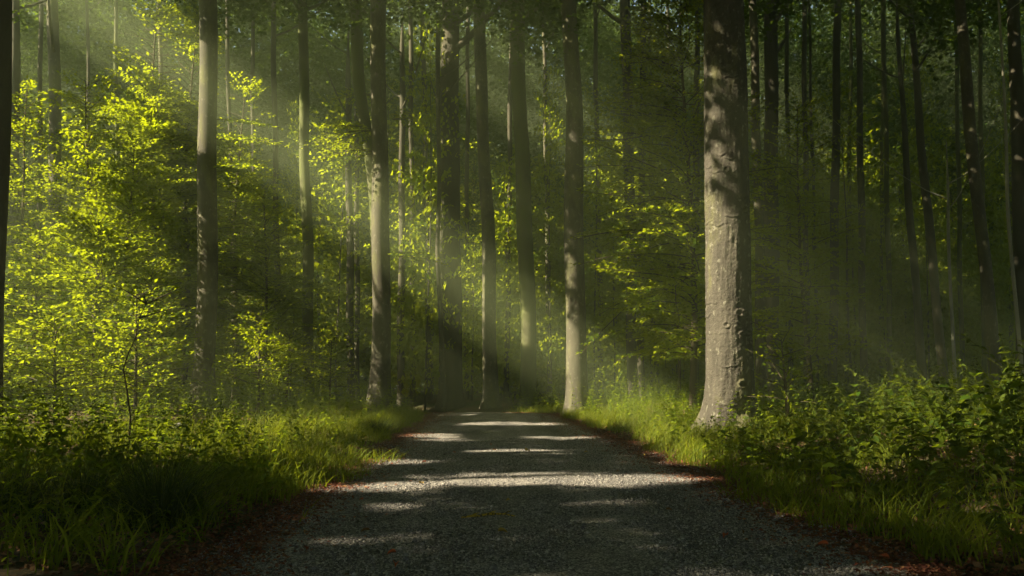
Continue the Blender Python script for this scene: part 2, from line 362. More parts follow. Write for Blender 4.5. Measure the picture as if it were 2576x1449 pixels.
MAIN = [
 ([(8, 0, 46), (0, 300, 46), (-14, 620, 48), (-16, 1000, 50)], 15, M_DARKBARK, 'nearly black near trunk cut by the left edge of the view', 20, 1.3),
 ([(40, 0, 20), (38, 500, 22), (42, 900, 24)], 38, M_DARKBARK, 'thin dark trunk just right of the black trunk at the left edge', 20, 1.3),
 ([(133, 0, 27), (140, 400, 30), (143, 900, 33)], 41, M_BARK, 'grey trunk behind the left side of the bright young beech foliage', 22, 1.3),
 ([(524, 0, 46), (522, 400, 47), (521, 750, 50), (515, 900, 54), (512, 1000, 60)], 33, M_BARK, 'straight grey-brown beech trunk standing right of the bright yellow-green foliage', 24, 1.45),
 ([(762, 0, 24), (766, 400, 26), (775, 650, 27), (776, 940, 28)], 43.5, M_MOSSY, 'slim mossy trunk midway between the two bare grey beeches on the left', 24, 1.3),
 ([(893, 0, 30), (900, 200, 31), (925, 340, 30), (943, 520, 27), (952, 760, 26)], 41, M_MOSSY, 'trunk with a bend that leans behind the beech left of the road', 24, 1.2),
 ([(952, 0, 40), (952, 300, 41), (957, 480, 43), (960, 750, 46), (957, 900, 50), (955, 990, 56)], 36, M_BARK, 'tall beech with flared foot in the grass at the left road edge', 26, 1.6),
 ([(877, 380, 17), (880, 600, 18), (882, 930, 19)], 50, M_DARKBARK, 'dark slim trunk directly under the bent leaning trunk', 22, 1.2),
 ([(897, 400, 12), (899, 930, 13)], 51, M_DARKBARK, 'very thin dark stem beside the slim trunk under the leaning tree', 20, 1.2),
 ([(1012, 250, 15), (1011, 600, 17), (1008, 940, 19)], 47.5, M_DARKBARK, 'dark slim trunk right of the flared beech at the road edge', 22, 1.2),
 ([(1132, 0, 44), (1132, 400, 50), (1132, 700, 56), (1135, 1000, 62)], 46, M_DARKBARK, 'massive near-black trunk where the road bends out of sight', 26, 1.3),
 ([(1105, 0, 12), (1100, 300, 11), (1108, 480, 10), (1098, 650, 11), (1112, 850, 12), (1116, 990, 14)], 43, M_BARK, 'crooked pale thin stem in front of the massive black trunk', 20, 1.2),
 ([(1206, 0, 30), (1212, 300, 31), (1226, 520, 33), (1232, 800, 35), (1233, 990, 40)], 44, M_BARK, 'grey trunk right of the massive black trunk with a gentle curve', 26, 1.5),
 ([(1299, 0, 38), (1308, 300, 38), (1318, 500, 39), (1328, 780, 40), (1331, 990, 42)], 42, M_MOSSY, 'moss-green trunk leaning slightly left above the far end of the road', 26, 1.4),
 ([(1432, 0, 40), (1443, 250, 43), (1446, 450, 48), (1443, 650, 50), (1449, 850, 52), (1453, 970, 56)], 35, M_BARK, 'wavy grey beech trunk rising from the bank right of the road', 26, 1.35),
 ([(1573, 0, 27), (1580, 300, 27), (1587, 600, 26), (1590, 940, 27)], 43, M_DARKBARK, 'dark trunk seen behind the tips of the right-hand sapling boughs', 24, 1.2),
 ([(1752, 300, 17), (1748, 700, 19), (1746, 930, 21)], 40, M_DARKBARK, 'slim trunk half hidden behind leafy boughs left of the giant beech', 20, 1.2),
 ([(1893, 0, 20), (1905, 400, 23), (1912, 700, 25), (1915, 960, 28)], 36, M_BARK, 'slim brown trunk close on the right of the giant beech', 24, 1.2),
 ([(1940, 0, 34), (1940, 450, 36), (1942, 960, 38)], 43, M_DARKBARK, 'dark straight trunk second to the right of the giant beech', 24, 1.2),
 ([(2415, 0, 26), (2432, 250, 28), (2456, 450, 29), (2485, 750, 30), (2508, 960, 32)], 30, M_BARK, 'brown trunk leaning left above the nettles on the right', 22, 1.2),
 ([(2275, 330, 14), (2290, 560, 18), (2310, 800, 20), (2322, 940, 22)], 44, M_DARKBARK, 'dark trunk leaning left inside the right-hand wood', 22, 1.2),
 ([(2305, 200, 18), (2325, 450, 20), (2350, 700, 22), (2372, 930, 23)], 41, M_DARKBARK, 'dark leaning trunk next to a pale crooked stem in the right-hand wood', 22, 1.2),
 ([(2528, 330, 7), (2535, 520, 9), (2552, 700, 9), (2566, 900, 10)], 26, M_PALEBARK, 'pale crooked birch stem near the right edge of the view', 15, 1.1),
 ([(2560, 300, 34), (2570, 600, 36), (2576, 960, 38)], 34, M_DARKBARK, 'dark trunk cut by the right edge of the view', 24, 1.2),
 ([(2388, 600, 8), (2392, 760, 8), (2398, 900, 9)], 33, M_PALEBARK, 'short pale stem between the dark leaning trunks on the right', 10, 1.1),
]
for way, Yd, mm, lab, top, fl in MAIN:
    make_tree(way, Yd, mm, lab, top=top, flare=fl)

# the giant beech: its own relief, built as real displaced surface
GY = 20.0
gw = [(1818, -60, 96), (1819, 0, 100), (1824, 200, 106), (1828, 420, 108), (1832, 620, 110), (1834, 820, 112), (1836, 960, 117), (1836, 1060, 124)]
pts = sorted([(*at(a, b, GY), c * .5 * GY / FPX) for a, b, c in gw], key=lambda a: a[1])
bx = pts[0][0]; bz = float(ground_z(bx, GY)); w = np.array(pts)
zz = np.concatenate([np.arange(-.3, 12, .014), np.arange(12, 25, .3)]); nz = len(zz); sd = 180
th = np.linspace(0, 2 * np.pi, sd, endpoint=False)
cxx = np.interp(zz + bz, w[:, 1], w[:, 0]) - bx; rr = np.interp(zz + bz, w[:, 1], w[:, 2]) * (1 - .55 * smooth((zz - 11) / 14))
cxx = cxx - .02 * np.clip(zz - 11, 0, None)
TH, ZZg = np.meshgrid(th, zz)
R = rr[:, None] * (1 + .025 * np.sin(2 * TH + .3 * ZZg) + .018 * np.sin(3 * TH - .5 * ZZg + 1))
butt = np.exp(-np.clip(ZZg, 0, None) / .38)
R = R * (1 + butt * (.38 + .30 * np.sin(5 * TH + 1.2) + .14 * np.sin(3 * TH)))
rg = np.random.default_rng(3)
rel = .004 * noise2(TH * 9, ZZg * 3, .8) + .003 * noise2(TH * 20, ZZg * 22, 1.0)
front = -np.pi / 2
def angd(a, b): return (a - b + np.pi) % (2 * np.pi) - np.pi
for i in range(75):     # arched wrinkles
    z0 = rg.uniform(.6, 11.5); t0 = rg.uniform(0, 6.28) if i > 45 else front + rg.uniform(-.9, 1.5); hwid = rg.uniform(.15, .7); am = rg.uniform(.006, .018); bow = rg.uniform(-.12, .05)
    d = angd(TH, t0); prof = np.clip(1 - (d / hwid) ** 2, 0, 1)
    zc = z0 + bow * (1 - (d / hwid) ** 2) + .012 * np.sin(d * 14 + i)
    k = (ZZg - zc) / rg.uniform(.014, .028)
    rel = rel + am * prof * (np.exp(-k * k) - .6 * np.exp(-(k + 1.9) ** 2))
def eye(z0, t0, s, am, ratio=.7):       # healed branch scar: ring round a hollow
    d = angd(TH, t0) * .52; h = ZZg - z0; q = np.sqrt((d / s) ** 2 + (h / (s * ratio)) ** 2)
    return am * np.exp(-((q - 1) / .28) ** 2) - am * 1.1 * np.exp(-(q / .5) ** 2)
eyes = [(5.85, front - .27, .07, .025, 1.1), (4.95, front + .65, .07, .03, .8), (2.62, front + .25, .10, .03, .7), (2.6, front + .55, .12, .035, .7), (2.45, front + .9, .09, .03, .8), (2.2, front + .75, .1, .03, .7),
        (2.0, front + .95, .09, .03, .8), (3.1, front + .95, .07, .03, .8), (1.75, front + 1.0, .08, .03, .9), (2.15, front + .35, .07, .025, .7), (1.05, front + .3, .09, .03, .9), (3.6, front + .9, .07, .02, .7), (7.9, front + .35, .07, .025, .6), (9.2, front - .1, .08, .02, .6), (4.3, front + .9, .06, .02, .7), (2.35, front - .35, .07, .02, .9)]
for e in eyes: rel = rel + eye(*e)
hol = np.exp(-((angd(TH, front + .25) * .52 / .16) ** 2 + ((ZZg - .45) / .28) ** 2)); rel = rel - .16 * hol
R = R + rel
V = np.stack([cxx[:, None] + R * np.cos(TH), R * np.sin(TH), ZZg], -1).reshape(-1, 3)
i = np.arange(nz - 1)[:, None] * sd; j = np.arange(sd)[None]; jn = (j + 1) % sd
g = Geo(); g.add(V, np.stack([i + j, i + jn, i + sd + jn, i + sd + j], -1).reshape(-1, 4))
for kk in range(4):
    a = kk * 1.7; q = np.linspace(0, 1, 8); L = 4.5
    tube(g, np.stack([cxx[-20] + np.cos(a) * L * q, np.sin(a) * L * q, 18 + kk + L * q ** 1.2], -1), .2 * (1 - .8 * q), 8)
GIANT = empty('beech_tree', (bx, GY, bz), 'giant grey beech with scarred wrinkled bark beside the road on the right', 'tree')
g.obj('trunk', [M_BIGBARK], GIANT, True); CROWNS.append((bx, GY, GIANT, bz))

# far stems inside the wood, one by one where the photograph shows them (px, top row, width, depth)
FAR = [(98, 14, 52), (232, 10, 64), (640, 12, 66), (700, 16, 60), (818, 12, 70), (1040, 14, 64), (1080, 15, 66), (1172, 12, 70),
       (1275, 14, 70), (1382, 12, 64), (1512, 14, 70), (1612, 20, 55), (1652, 12, 66), (1690, 10, 78), (1990, 13, 62),
       (2030, 16, 52), (2056, 9, 60), (2095, 24, 50), (2130, 11, 66), (2172, 19, 50), (2215, 10, 66), (2240, 14, 54), (2420, 12, 56), (2475, 12, 52), (2545, 12, 58),
       (420, 13, 58), (300, 13, 62), (590, 12, 56), (1860, 18, 58)]
for k, (px, wd, Yd) in enumerate(FAR):
    Yd = 44 + (Yd - 50) * .3 + random.uniform(-.8, .8)
    if abs((px - 1288) / FPX * Yd - float(road_c(Yd))) < float(road_hw(Yd)) + .3: continue
    ln = random.uniform(-22, 14)
    make_tree([(px + ln, 0, wd * .8), (px + ln * .5, 450, wd * .9), (px, 930, wd)], Yd, random.choice([M_DARKBARK, M_DARKBARK, M_MOSSY, M_BARK]),
              'slender distant trunk standing in a row of others deep inside the wood', top=random.uniform(24, 30), flare=1.2, group='slender distant trunks deep in the wood', sides=8, twigs=1)

# neighbours overhead and outside the view, whose crowns close the roof of the wood
def in_view(x, y, m=1.5): return y > 0 and abs(x) < y * .578 + m
cand = []
for gx_ in np.arange(-66, 46, 8.0):
    for gy_ in np.arange(-22, 100, 8.5):
        x = gx_ + random.uniform(-2.4, 2.4); y = gy_ + random.uniform(-2.4, 2.4)
        if in_view(x, y, 2.5) and y < 100: continue
        if abs(x - float(road_c(y))) < 4.2: continue
        if abs(x) < 4 and abs(y) < 5: continue
        if x < 0 and 17.3 < y - .268 * x < 20.0: continue
        cand.append((x, y))
proto_tr = []
for k in range(4):
    g = Geo(); r0 = .26 + .06 * k
    trunk_mesh(g, (0, 0, 0), [(0, 0, -.5, r0), (.1 * k, 0, 8, r0 * .85), (.2, .1, 17, r0 * .6)], 22, 14, 1.4, seed=k, twigs=3)
    proto_tr.append(g.mesh('trunk', [[M_BARK, M_DARKBARK, M_MOSSY, M_BARK][k]], True))
for x, y in cand:
    z = float(ground_z(x, y))
    t = empty('beech_tree', (x, y, z), 'beech standing in the wood outside the picture', 'tree', 'beeches around the view', rz=0)
    o = bpy.data.objects.new('trunk', random.choice(proto_tr)); S.collection.objects.link(o); o.parent = t; o.rotation_euler = (0, 0, random.uniform(0, 6.28))
    CROWNS.append((x, y, t, z))

# ---- canopy leaves, shared out to the nearest stem
def canopy(x0, x1, y0, y1, z0, z1, dens, size, keep):
    n = int((x1 - x0) * (y1 - y0) * (z1 - z0) * dens)
    P = np.stack([rng.uniform(x0, x1, n), rng.uniform(y0, y1, n), rng.uniform(z0, z1, n)], -1)
    ok = keep(P); P = P[ok]
    cl = noise2(P[:, 0] - P[:, 2] * 1.5, P[:, 1] - P[:, 2] * .9, 1.6); P = P[cl > np.where(P[:, 1] < 20, -3, -1.4)]
    return P, rng.uniform(.7, 1.3, len(P)) * size
vis = lambda P: (P[:, 1] > 34) & (np.abs(P[:, 0]) < P[:, 1] * .6 + 6)
parts = []
parts.append(canopy(-66, 44, -24, 100, 14, 24, 10.5, .34, lambda P: ~vis(P) & ~((P[:, 1] > 12) & (np.abs(P[:, 0]) < .64 * P[:, 1] + 3) & (P[:, 2] < 1.8 + .45 * P[:, 1]))))
lay = lambda P: np.sin(P[:, 2] * 5.2 + 1.6 * noise2(P[:, 0], P[:, 1], 4.0)) > -.25      # leaves sit in flat tiers
parts.append(canopy(-48, 48, 34, 54, 14, 31, 44.0, .22, lambda P: vis(P) & (P[:, 2] > 1.7 + .435 * P[:, 1] + 1.3 * noise2(P[:, 0], P[:, 1], 1.7)) & lay(P)))
parts.append(canopy(-62, 62, 54, 76, 10, 34, 36.0, .23, lambda P: vis(P) & lay(P)))
parts.append(canopy(-66, 66, 76, 100, 9, 36, 15.0, .34, vis))
P = np.concatenate([a[0] for a in parts]); SZ = np.concatenate([a[1] for a in parts])
keep = rng.uniform(0, 1, len(P)) < keep_share(P)
# a few windows of bare sky high up between the crowns
def skyhole(P, px, py, rx, ry):
    Yc = np.maximum(P[:, 1], 1); c, s = math.cos(PITCH), math.sin(PITCH); dz = P[:, 2] - CAMZ
    fwd = Yc * c + dz * s; up = -Yc * s + dz * c
    return ((CX + FPX * P[:, 0] / fwd - px) / rx) ** 2 + ((724.5 - FPX * up / fwd - py) / ry) ** 2 < 1
P, SZ = P[keep], SZ[keep]
cxy = np.array([(c[0], c[1]) for c in CROWNS])
own = np.empty(len(P), int)
jit = P[:, :2] + rng.normal(0, .5, (len(P), 2))
for s in range(0, len(P), 20000):
    own[s:s + 20000] = np.argmin(((jit[s:s + 20000, None, :] - cxy[None]) ** 2).sum(-1), 1)
order = np.argsort(own, kind='stable'); P, SZ, own = P[order], SZ[order], own[order]
st = np.searchsorted(own, np.arange(len(CROWNS) + 1))
for k, (x, y, t, z) in enumerate(CROWNS):
    a, b = st[k], st[k + 1]
    if b - a < 3: continue
    p = P[a:b] - np.array(t.location); n = b - a
    N = unit(rng.normal(0, .55, (n, 3)) + np.array([-.25, 0, 1])); Dr = rng.normal(0, 1, (n, 3)) * [1, 1, .4]
    g = Geo(); leaf_geo(g, p, Dr, N, SZ[a:b], .8)
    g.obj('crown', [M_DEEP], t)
print('canopy leaves', len(P))

# ------------------------------------------------------------------ leafy boughs
def bough(L, leaf, r, step=.16, droop=.09, lstep=.07):
    """flat beech bough along +X: leaf rows and twig lines"""
    Ps, Ds, Ns, Ss, tw = [], [], [], [], []
    axis = lambda s: np.array([s, .06 * L * np.sin(s * 2.1 + r.uniform(0, .2)), -droop * s * s])
    x = .25 * L * .4; k = 0
    while x < L:
        sgn = 1 if k % 2 else -1; k += 1
        l = (.5 * (L - x) + .12) * r.uniform(.7, 1.15) * min(1, .45 + x / L); a = math.radians(r.uniform(38, 60)) * sgn
        o = axis(x); dv = np.array([math.cos(a), math.sin(a), r.uniform(-.12, .10)])
        nl = max(2, int(l / lstep)); s = (np.arange(nl) + .6) / nl * l
        P = o + dv * s[:, None]; P[:, 2] -= .12 * s ** 2; tw.append((o, P[-1]))
        la = a + np.where(np.arange(nl) % 2, 1, -1) * np.radians(r.uniform(30, 60, nl))
        Dl = np.stack([np.cos(la), np.sin(la), r.normal(-.15, .22, nl)], -1)
        Nl = np.stack([r.normal(0, .6, nl), r.normal(0, .6, nl), np.ones(nl)], -1)
        Ps.append(P); Ds.append(Dl); Ns.append(Nl); Ss.append(r.uniform(.75, 1.2, nl) * leaf)
        x += step * r.uniform(.7, 1.2)
    ax = np.array([axis(s) for s in np.linspace(0, L, 6)])
    return np.concatenate(Ps), np.concatenate(Ds), np.concatenate(Ns), np.concatenate(Ss), ax, tw
def rot(az, el, rl):
    ca, sa, ce, se, cr, sr = math.cos(az), math.sin(az), math.cos(el), math.sin(el), math.cos(rl), math.sin(rl)
    Rz = np.array([[ca, -sa, 0], [sa, ca, 0], [0, 0, 1]]); Ry = np.array([[ce, 0, -se], [0, 1, 0], [se, 0, ce]]); Rx = np.array([[1, 0, 0], [0, cr, -sr], [0, sr, cr]])
    return Rz @ Ry @ Rx
def crown_geo(spots, leaf, r, cut=None, origin=(0, 0, 0), twigs=True, step=.16, lstep=.07, shape='diamond', fine=False):
    """spots: (x,y,z,az,el,L) local. cut(world points)->bool to leave out"""
    g = Geo(); bank = {}
    for (x, y, z, az, el, L) in spots:
        key = round(L * 2) / 2 or .5
        if key not in bank: bank[key] = [bough(key, leaf, r, step, .07 + .03 * i, lstep) for i in range(3)]
        P, Dl, Nl, s, ax, tw = bank[key][r.integers(3)]
        M = rot(az, el, r.normal(0, .38)); o = np.array([x, y, z]); k = L / key
        P = (P * k) @ M.T + o; Dl = Dl @ M.T; Nl = Nl @ M.T + np.array([-.25, -.4, 0])
        s = s * r.uniform(.85, 1.15)
        if cut is not None:
            kp = ~cut(P + np.array(origin)); P, Dl, Nl, s = P[kp], Dl[kp], Nl[kp], s[kp]
        leaf_geo(g, P, Dl, Nl, s, .62, 0, shape)
        if twigs:
            A = (ax * k) @ M.T + o; tube(g, A, np.linspace(.016, .004, 6) * (.6 + L * .3), 4, 1)
            if fine:
                for a, b in tw:
                    tube(g, np.array([a, (a + b) / 2, b]) @ M.T * k + o, [.004, .003, .0015], 3, 1)
    return g
def sapling_spots(H, z0, rmax, n, r, xoff=lambda z: 0.0, prof=None, bias=None):
    sp = []
    for i in range(n):
        f = (i + r.uniform(0, 1)) / n; z = z0 + (H - z0) * f
        rad = (prof(f) if prof else (1 - .65 * f ** 1.6) * (.55 + .45 * min(1, f * 5))) * rmax * r.uniform(.65, 1.12)
        az = i * 2.4 + r.uniform(-.5, .5)
        if bias is not None and r.uniform() < bias[1]: az = bias[0] + r.normal(0, .7)
        sp.append((xoff(z), 0, z, az, math.radians(r.uniform(-8, 30) + 18 * f), max(.5, rad)))
    return sp
def wobble_trunk(g, H, r0, xo, seed):
    z = np.linspace(-.2, H, 16); rr = np.random.default_rng(seed)
    tube(g, np.stack([[xo(a) for a in z], .05 * np.sin(z * 1.1 + seed), z], -1), r0 * (1 - .85 * np.clip(z / H, 0, 1)), 8, 0, .04)

def beamcut(W_):      # the shafts of light pass through real gaps in the young crowns too
    y0, w = mid_plane(W_); q = (w - CAMZ) / np.maximum(y0, 1); dq = np.abs(q - .074 + .004 * noise2(y0, q * 60, 4))
    return (y0 > 13) & (y0 < 54) & (rng.uniform(0, 1, len(W_)) < np.clip(1.0 - (dq - .018) * 60, 0, .97))
# left: the sunlit young beeches (px, depth, height, radius, boughs, leaf)
LEFT = [(365, 36.5, 16.5, 3.5, 260, .18, 'tall young beech whose bright foliage fills the upper left'),
        (460, 38, 17.0, 3.4, 250, .18, 'young beech glowing yellow-green left of the straight bare trunk'),
        (235, 25, 5.4, 2.7, 130, .15, 'low bright beech bush left of the tall young beech'),
        (90, 27, 5.4, 2.7, 120, .15, 'low spreading beech bush close to the left edge'),
        (385, 25, 4.2, 1.9, 80, .14, 'bright beech bush low in front of the straight bare trunk'),
        (300, 30, 9.0, 2.6, 160, .16, 'leafy young beech behind the tall bright one'),
        (190, 32, 12.0, 2.8, 120, .15, 'middle-sized young beech between the left edge and the tall bright one'),
        (660, 40, 10.0, 3.0, 120, .16, 'half lit young beech right of the straight bare trunk'),
        (590, 41, 15, 3.2, 140, .16, 'dim young beech close behind the right side of the straight bare trunk'),
        (345, 22, 3.2, 1.8, 60, .13, 'small sunlit beech sapling in front of the tall young beech'),
        (150, 21, 2.6, 1.6, 50, .13, 'small beech sapling low in the left undergrowth'),
        (655, 29, 3.2, 1.7, 60, .13, 'small beech sapling a little right of the foot of the straight bare trunk'),
        (30, 33, 12.0, 2.8, 100, .16, 'dim young beech behind the left edge bush'),
        (830, 34, 2.6, 1.5, 40, .13, 'small sapling in the grass left of the flared beech'),
        (720, 30, 2.6, 1.5, 40, .13, 'thin sapling between the two bare beeches on the left')]
for k, (px, Yd, H, rad, nb, leaf, lab) in enumerate(LEFT):
    r = np.random.default_rng(100 + k); x = at(px, 900, Yd)[0]; z = float(ground_z(x, Yd))
    amp = r.uniform(.05, .22); xo = lambda zz, a=amp, k=k: a * math.sin(zz * .35 + k) * min(1, max(zz, 0) / 3)
    t = empty('young_beech', (x, Yd, z), lab, 'young tree')
    g = Geo(); wobble_trunk(g, H, .035 + .007 * H, xo, k); g.obj('trunk', [M_TWIG], t, True)
    sp = sapling_spots(H, .5 if H < 7 else 1.0, rad, nb, r, xo)
    crown_geo(sp, leaf, r, beamcut, (x, Yd, z)).obj('crown', [M_BEECH, M_TWIG], t)
# right: boughs reaching over from the saplings behind the giant beech
RIGHT = [(1740, 27, 13.5, 3.8, 190, .15, 'young beech with layered boughs hanging left of the giant beech'),
         (1700, 33, 6.0, 3.0, 100, .15, 'low leafy young beech behind the bank right of the road'),
         (2030, 30, 10.5, 2.8, 90, .15, 'dim young beech with flat boughs right of the giant beech'),
         (1975, 19, 1.9, 1.2, 18, .09, 'small sapling with upright sprays right of the foot of the giant beech')]
for k, (px, Yd, H, rad, nb, leaf, lab) in enumerate(RIGHT):
    r = np.random.default_rng(200 + k); x = at(px, 900, Yd)[0]; z = float(ground_z(x, Yd))
    xo = lambda zz, k=k: .12 * math.sin(zz * .4 + k)
    t = empty('young_beech', (x, Yd, z), lab, 'young tree')
    g = Geo(); wobble_trunk(g, H, .04 + .006 * H, xo, k + 20); g.obj('trunk', [M_TWIG], t, True)
    sp = sapling_spots(H, 1.6 if H > 5 else .5, rad, nb, r, xo, bias=(math.pi * .98, .45) if k == 0 else None)
    crown_geo(sp, leaf, r, None, (x, Yd, z)).obj('crown', [M_BEECH, M_TWIG], t)
# single sprays hung from main trunks: (px, py of spray root, depth, azimuth deg, length, label)
SPR = [(940, 350, 36, 185, 2.6), (945, 400, 36, 200, 2.0), (700, 480, 28, 190, 2.0), (740, 455, 29, 200, 2.3), (984, 640, 35, -8, 2.4), (984, 815, 35, 5, 1.0), (560, 400, 24, -10, 1.9), (590, 340, 24, -5, 1.7)]
r = np.random.default_rng(77)
for (px, py, Yd, az, L, ti) in [(556, 350, 33, -8, 3.0, 3), (552, 420, 33, -20, 2.6, 3), (560, 300, 33, 8, 2.4, 3), (945, 330, 36, 182, 3.2, 6), (945, 385, 36, 196, 2.6, 6), (980, 640, 36, -6, 2.6, 6), (982, 820, 36, 6, 1.3, 6), (935, 240, 44, 190, 2.4, 5), (1000, 300, 36, -30, 2.0, 6)]:
    tr = CROWNS[ti][2]; x, z = at(px, py, Yd); o = np.array([x, Yd, z]) - np.array(tr.location); a = math.radians(az)
    if az > 90: o[0] -= .25
    o[0] -= .25 * math.cos(a)
    crown_geo([(o[0], o[1], o[2], a + e, b, L * c) for e, b, c in ((0, .05, 1), (.35, .16, .75), (-.4, -.05, .8))], .15, r).obj('bough', [M_BEECH, M_TWIG], tr)

# background understory: prototypes copied around
protos = []
for k in range(6):
    r = np.random.default_rng(300 + k); H = 9 + 1.3 * k; xo = lambda zz, k=k: .15 * math.sin(zz * .4 + k)
    g = Geo(); wobble_trunk(g, H, .09, xo, k + 40); tm = g.mesh('trunk', [M_DARKBARK], True)
    cm = crown_geo(sapling_spots(H, .6, 3.8, 110, r, xo), .30, r, None, twigs=False, step=.3, lstep=.15).mesh('crown', [M_BEECH, M_TWIG])
    protos.append((tm, cm))
nb = 0
for tries in range(4000):
    if nb >= 170: break
    y = random.uniform(49.5, 90); x = random.uniform(-.62, .62) * y
    if y < 56 and -.13 * y < x < .0 * y: continue
    if y < 56 and abs(x - float(road_c(y))) < 2.6: continue
    tm, cm = protos[nb % 6]; nb += 1
    s = random.uniform(.85, 1.35)
    t = empty('young_beech', (x, y, float(ground_z(x, y))), 'leafy young beech filling the gaps between the distant trunks', 'young tree', 'young beeches of the background', random.uniform(0, 6.28))
    t.scale = (s, s, s * random.uniform(.9, 1.2))
    for nm, me in (('trunk', tm), ('crown', cm)):
        o = bpy.data.objects.new(nm, me); S.collection.objects.link(o); o.parent = t
for k, px in enumerate((300, 600, 735, 850, 1010, 1075, 1190, 1270, 1385, 1500, 1545, 1640, 1700, 1990, 2060, 2140, 2230, 2340, 2420, 2500, 2560)):
    Yd = 45.5 + (k * 7 % 5) * .9; x = at(px, 900, Yd)[0]
    if abs(x - float(road_c(Yd))) < 2.4: Yd += 4; x = at(px, 900, Yd)[0]
    tm, cm = protos[(k * 5 + 1) % 6]; s = .62 + .1 * (k * 3 % 6)
    t = empty('young_beech', (x, Yd, float(ground_z(x, Yd))), 'young beech with flat tiers of leaves just behind the row of tall trunks', 'young tree', 'young beeches just behind the tall trunks', random.uniform(0, 6.28))
    t.scale = (s * .8, s * .8, s * (1.35 + .25 * (k % 3)))
    for nm, me in (('trunk', tm), ('crown', cm)):
        o = bpy.data.objects.new(nm, me); S.collection.objects.link(o); o.parent = t
# the wood beyond, read as one mass
n = 110000
P = np.stack([rng.uniform(-95, 95, n), rng.uniform(96, 125, n), rng.uniform(0, 1, n) ** .9 * 36], -1)
n2 = 60000; sd_ = rng.integers(0, 3, n2); q1 = rng.uniform(0, 1, n2); q2 = rng.uniform(0, 1, n2)  # unseen leaf walls at both sides and behind, added to cut sky light
px_ = np.where(sd_ == 0, -96 + 14 * q1, np.where(sd_ == 1, 80 + 14 * q1, -90 + 180 * q2)); py_ = np.where(sd_ == 2, -58 + 14 * q1, -50 + 150 * q2)
P = np.concatenate([P, np.stack([px_, py_, rng.uniform(0, 1, n2) * np.where(sd_ == 0, 23, 28)], -1)]); n += n2
g = Geo(); leaf_geo(g, P, rng.normal(0, 1, (n, 3)), unit(rng.normal(0, .7, (n, 3)) + [0, -.3, .8]), rng.uniform(.6, 1.1, n), .8)
for k in range(60):
    x = random.uniform(-90, 90); y = random.uniform(94, 112); tube(g, [(x, y, 0), (x + .3, y, 12), (x + random.uniform(-1, 1), y, 26)], [.3, .25, .15], 6, 1)
tag(g.obj('far_woods', [M_DEEP, M_DARKBARK]), 'mass of dark trees closing off the view in the distance, with unseen leaf walls added at the sides and behind', 'woods', kind='stuff')

# ------------------------------------------------------------------ ground cover
def scatter(n, x0, x1, y0, y1, cond, ypow=1.0):
    y = y0 + (y1 - y0) * rng.uniform(0, 1, n) ** ypow; x = rng.uniform(x0, x1, n)
    k = cond(x, y); return x[k], y[k]
off = lambda x, y: np.abs(x - road_c(y)) - road_hw(y)
left = lambda x, y: (x < road_c(y)); inv = lambda x, y: np.abs(x) < y * .6 + 1.5

def grass(name, x, y, hmin, hmax, m, lean=.55, wid=.008, label=None):
    n = len(x); z = ground_z(x, y) - .01; h = rng.uniform(hmin, hmax, n); a = rng.uniform(0, 6.28, n)
    dx, dy = np.cos(a) * lean * rng.uniform(.2, 1.2, n) + .12, np.sin(a) * lean * rng.uniform(.2, 1.2, n)
    b = rng.uniform(0, 6.28, n); wx, wy = np.cos(b) * wid, np.sin(b) * wid; V = []
    for s, wk in ((0, 1), (.4, .85), (.75, .55), (1, .08)):
        c = np.stack([x + dx * h * s ** 1.8, y + dy * h * s ** 1.8, z + h * (s - .22 * s ** 3)], -1)
        wv = np.stack([wx, wy, np.zeros(n)], -1) * wk; V += [c - wv, c + wv]
    V = np.stack(V, 1).reshape(-1, 3); base = (np.arange(n) * 8)[:, None, None]
    F = (np.array([[0, 1, 3, 2], [2, 3, 5, 4], [4, 5, 7, 6]])[None] + base).reshape(-1, 4)
    g = Geo(); g.add(V, F); return g
x1_, y1_ = scatter(230000, -14, 12, 6.5, 40, lambda x, y: (off(x, y) > -.05 + .25 * noise2(x, y, 1)) & (off(x, y) < 5 + .5 * noise2(x, y, 3)) & inv(x, y) & ~((x < 0) & (y < 7.6) & (x > -4.2)) & ~((x < 0) & (y > 10.2 + noise2(x, y, 1)) & (y < 23) & (off(x, y) > 2.6 + .5 * noise2(x, y, 1)) & (noise2(x, y, .8) < .4)), 1.25)
k_ = (x1_ > 0) & (off(x1_, y1_) > .4) & (y1_ < 15) & (rng.uniform(0, 1, len(x1_)) < .85); x1_, y1_ = x1_[~k_], y1_[~k_]
k_ = (x1_ < -2) & (y1_ < 9.5) & (noise2(x1_, y1_, .6) > -.6); x1_, y1_ = x1_[~k_], y1_[~k_]
x1_, y1_ = (lambda k: (x1_[k], y1_[k]))(rng.uniform(0, 1, len(x1_)) < np.clip(1.1 - off(x1_, y1_) / 4.5, .12, 1))
g = grass('grass', x1_, y1_, .06, .45, M_GRASS, .8, .006)
tag(g.obj('grass', [M_GRASS]), 'long green grass along both edges of the gravel road', 'grass', kind='stuff')
print('grass', len(x1_))
xw, yw = scatter(18000, -9, 8, 6, 22, lambda x, y: (off(x, y) > .1) & (off(x, y) < 4.5) & inv(x, y) & (noise2(x, y, .5) > .2), 1.3)
gw_ = grass('grass', xw, yw, .2, .6, M_GRASS, 1.1, .0075)
tag(gw_.obj('tall_grass', [M_GRASS]), 'coarse arching grass blades scattered through the finer verge grass', 'grass', kind='stuff')

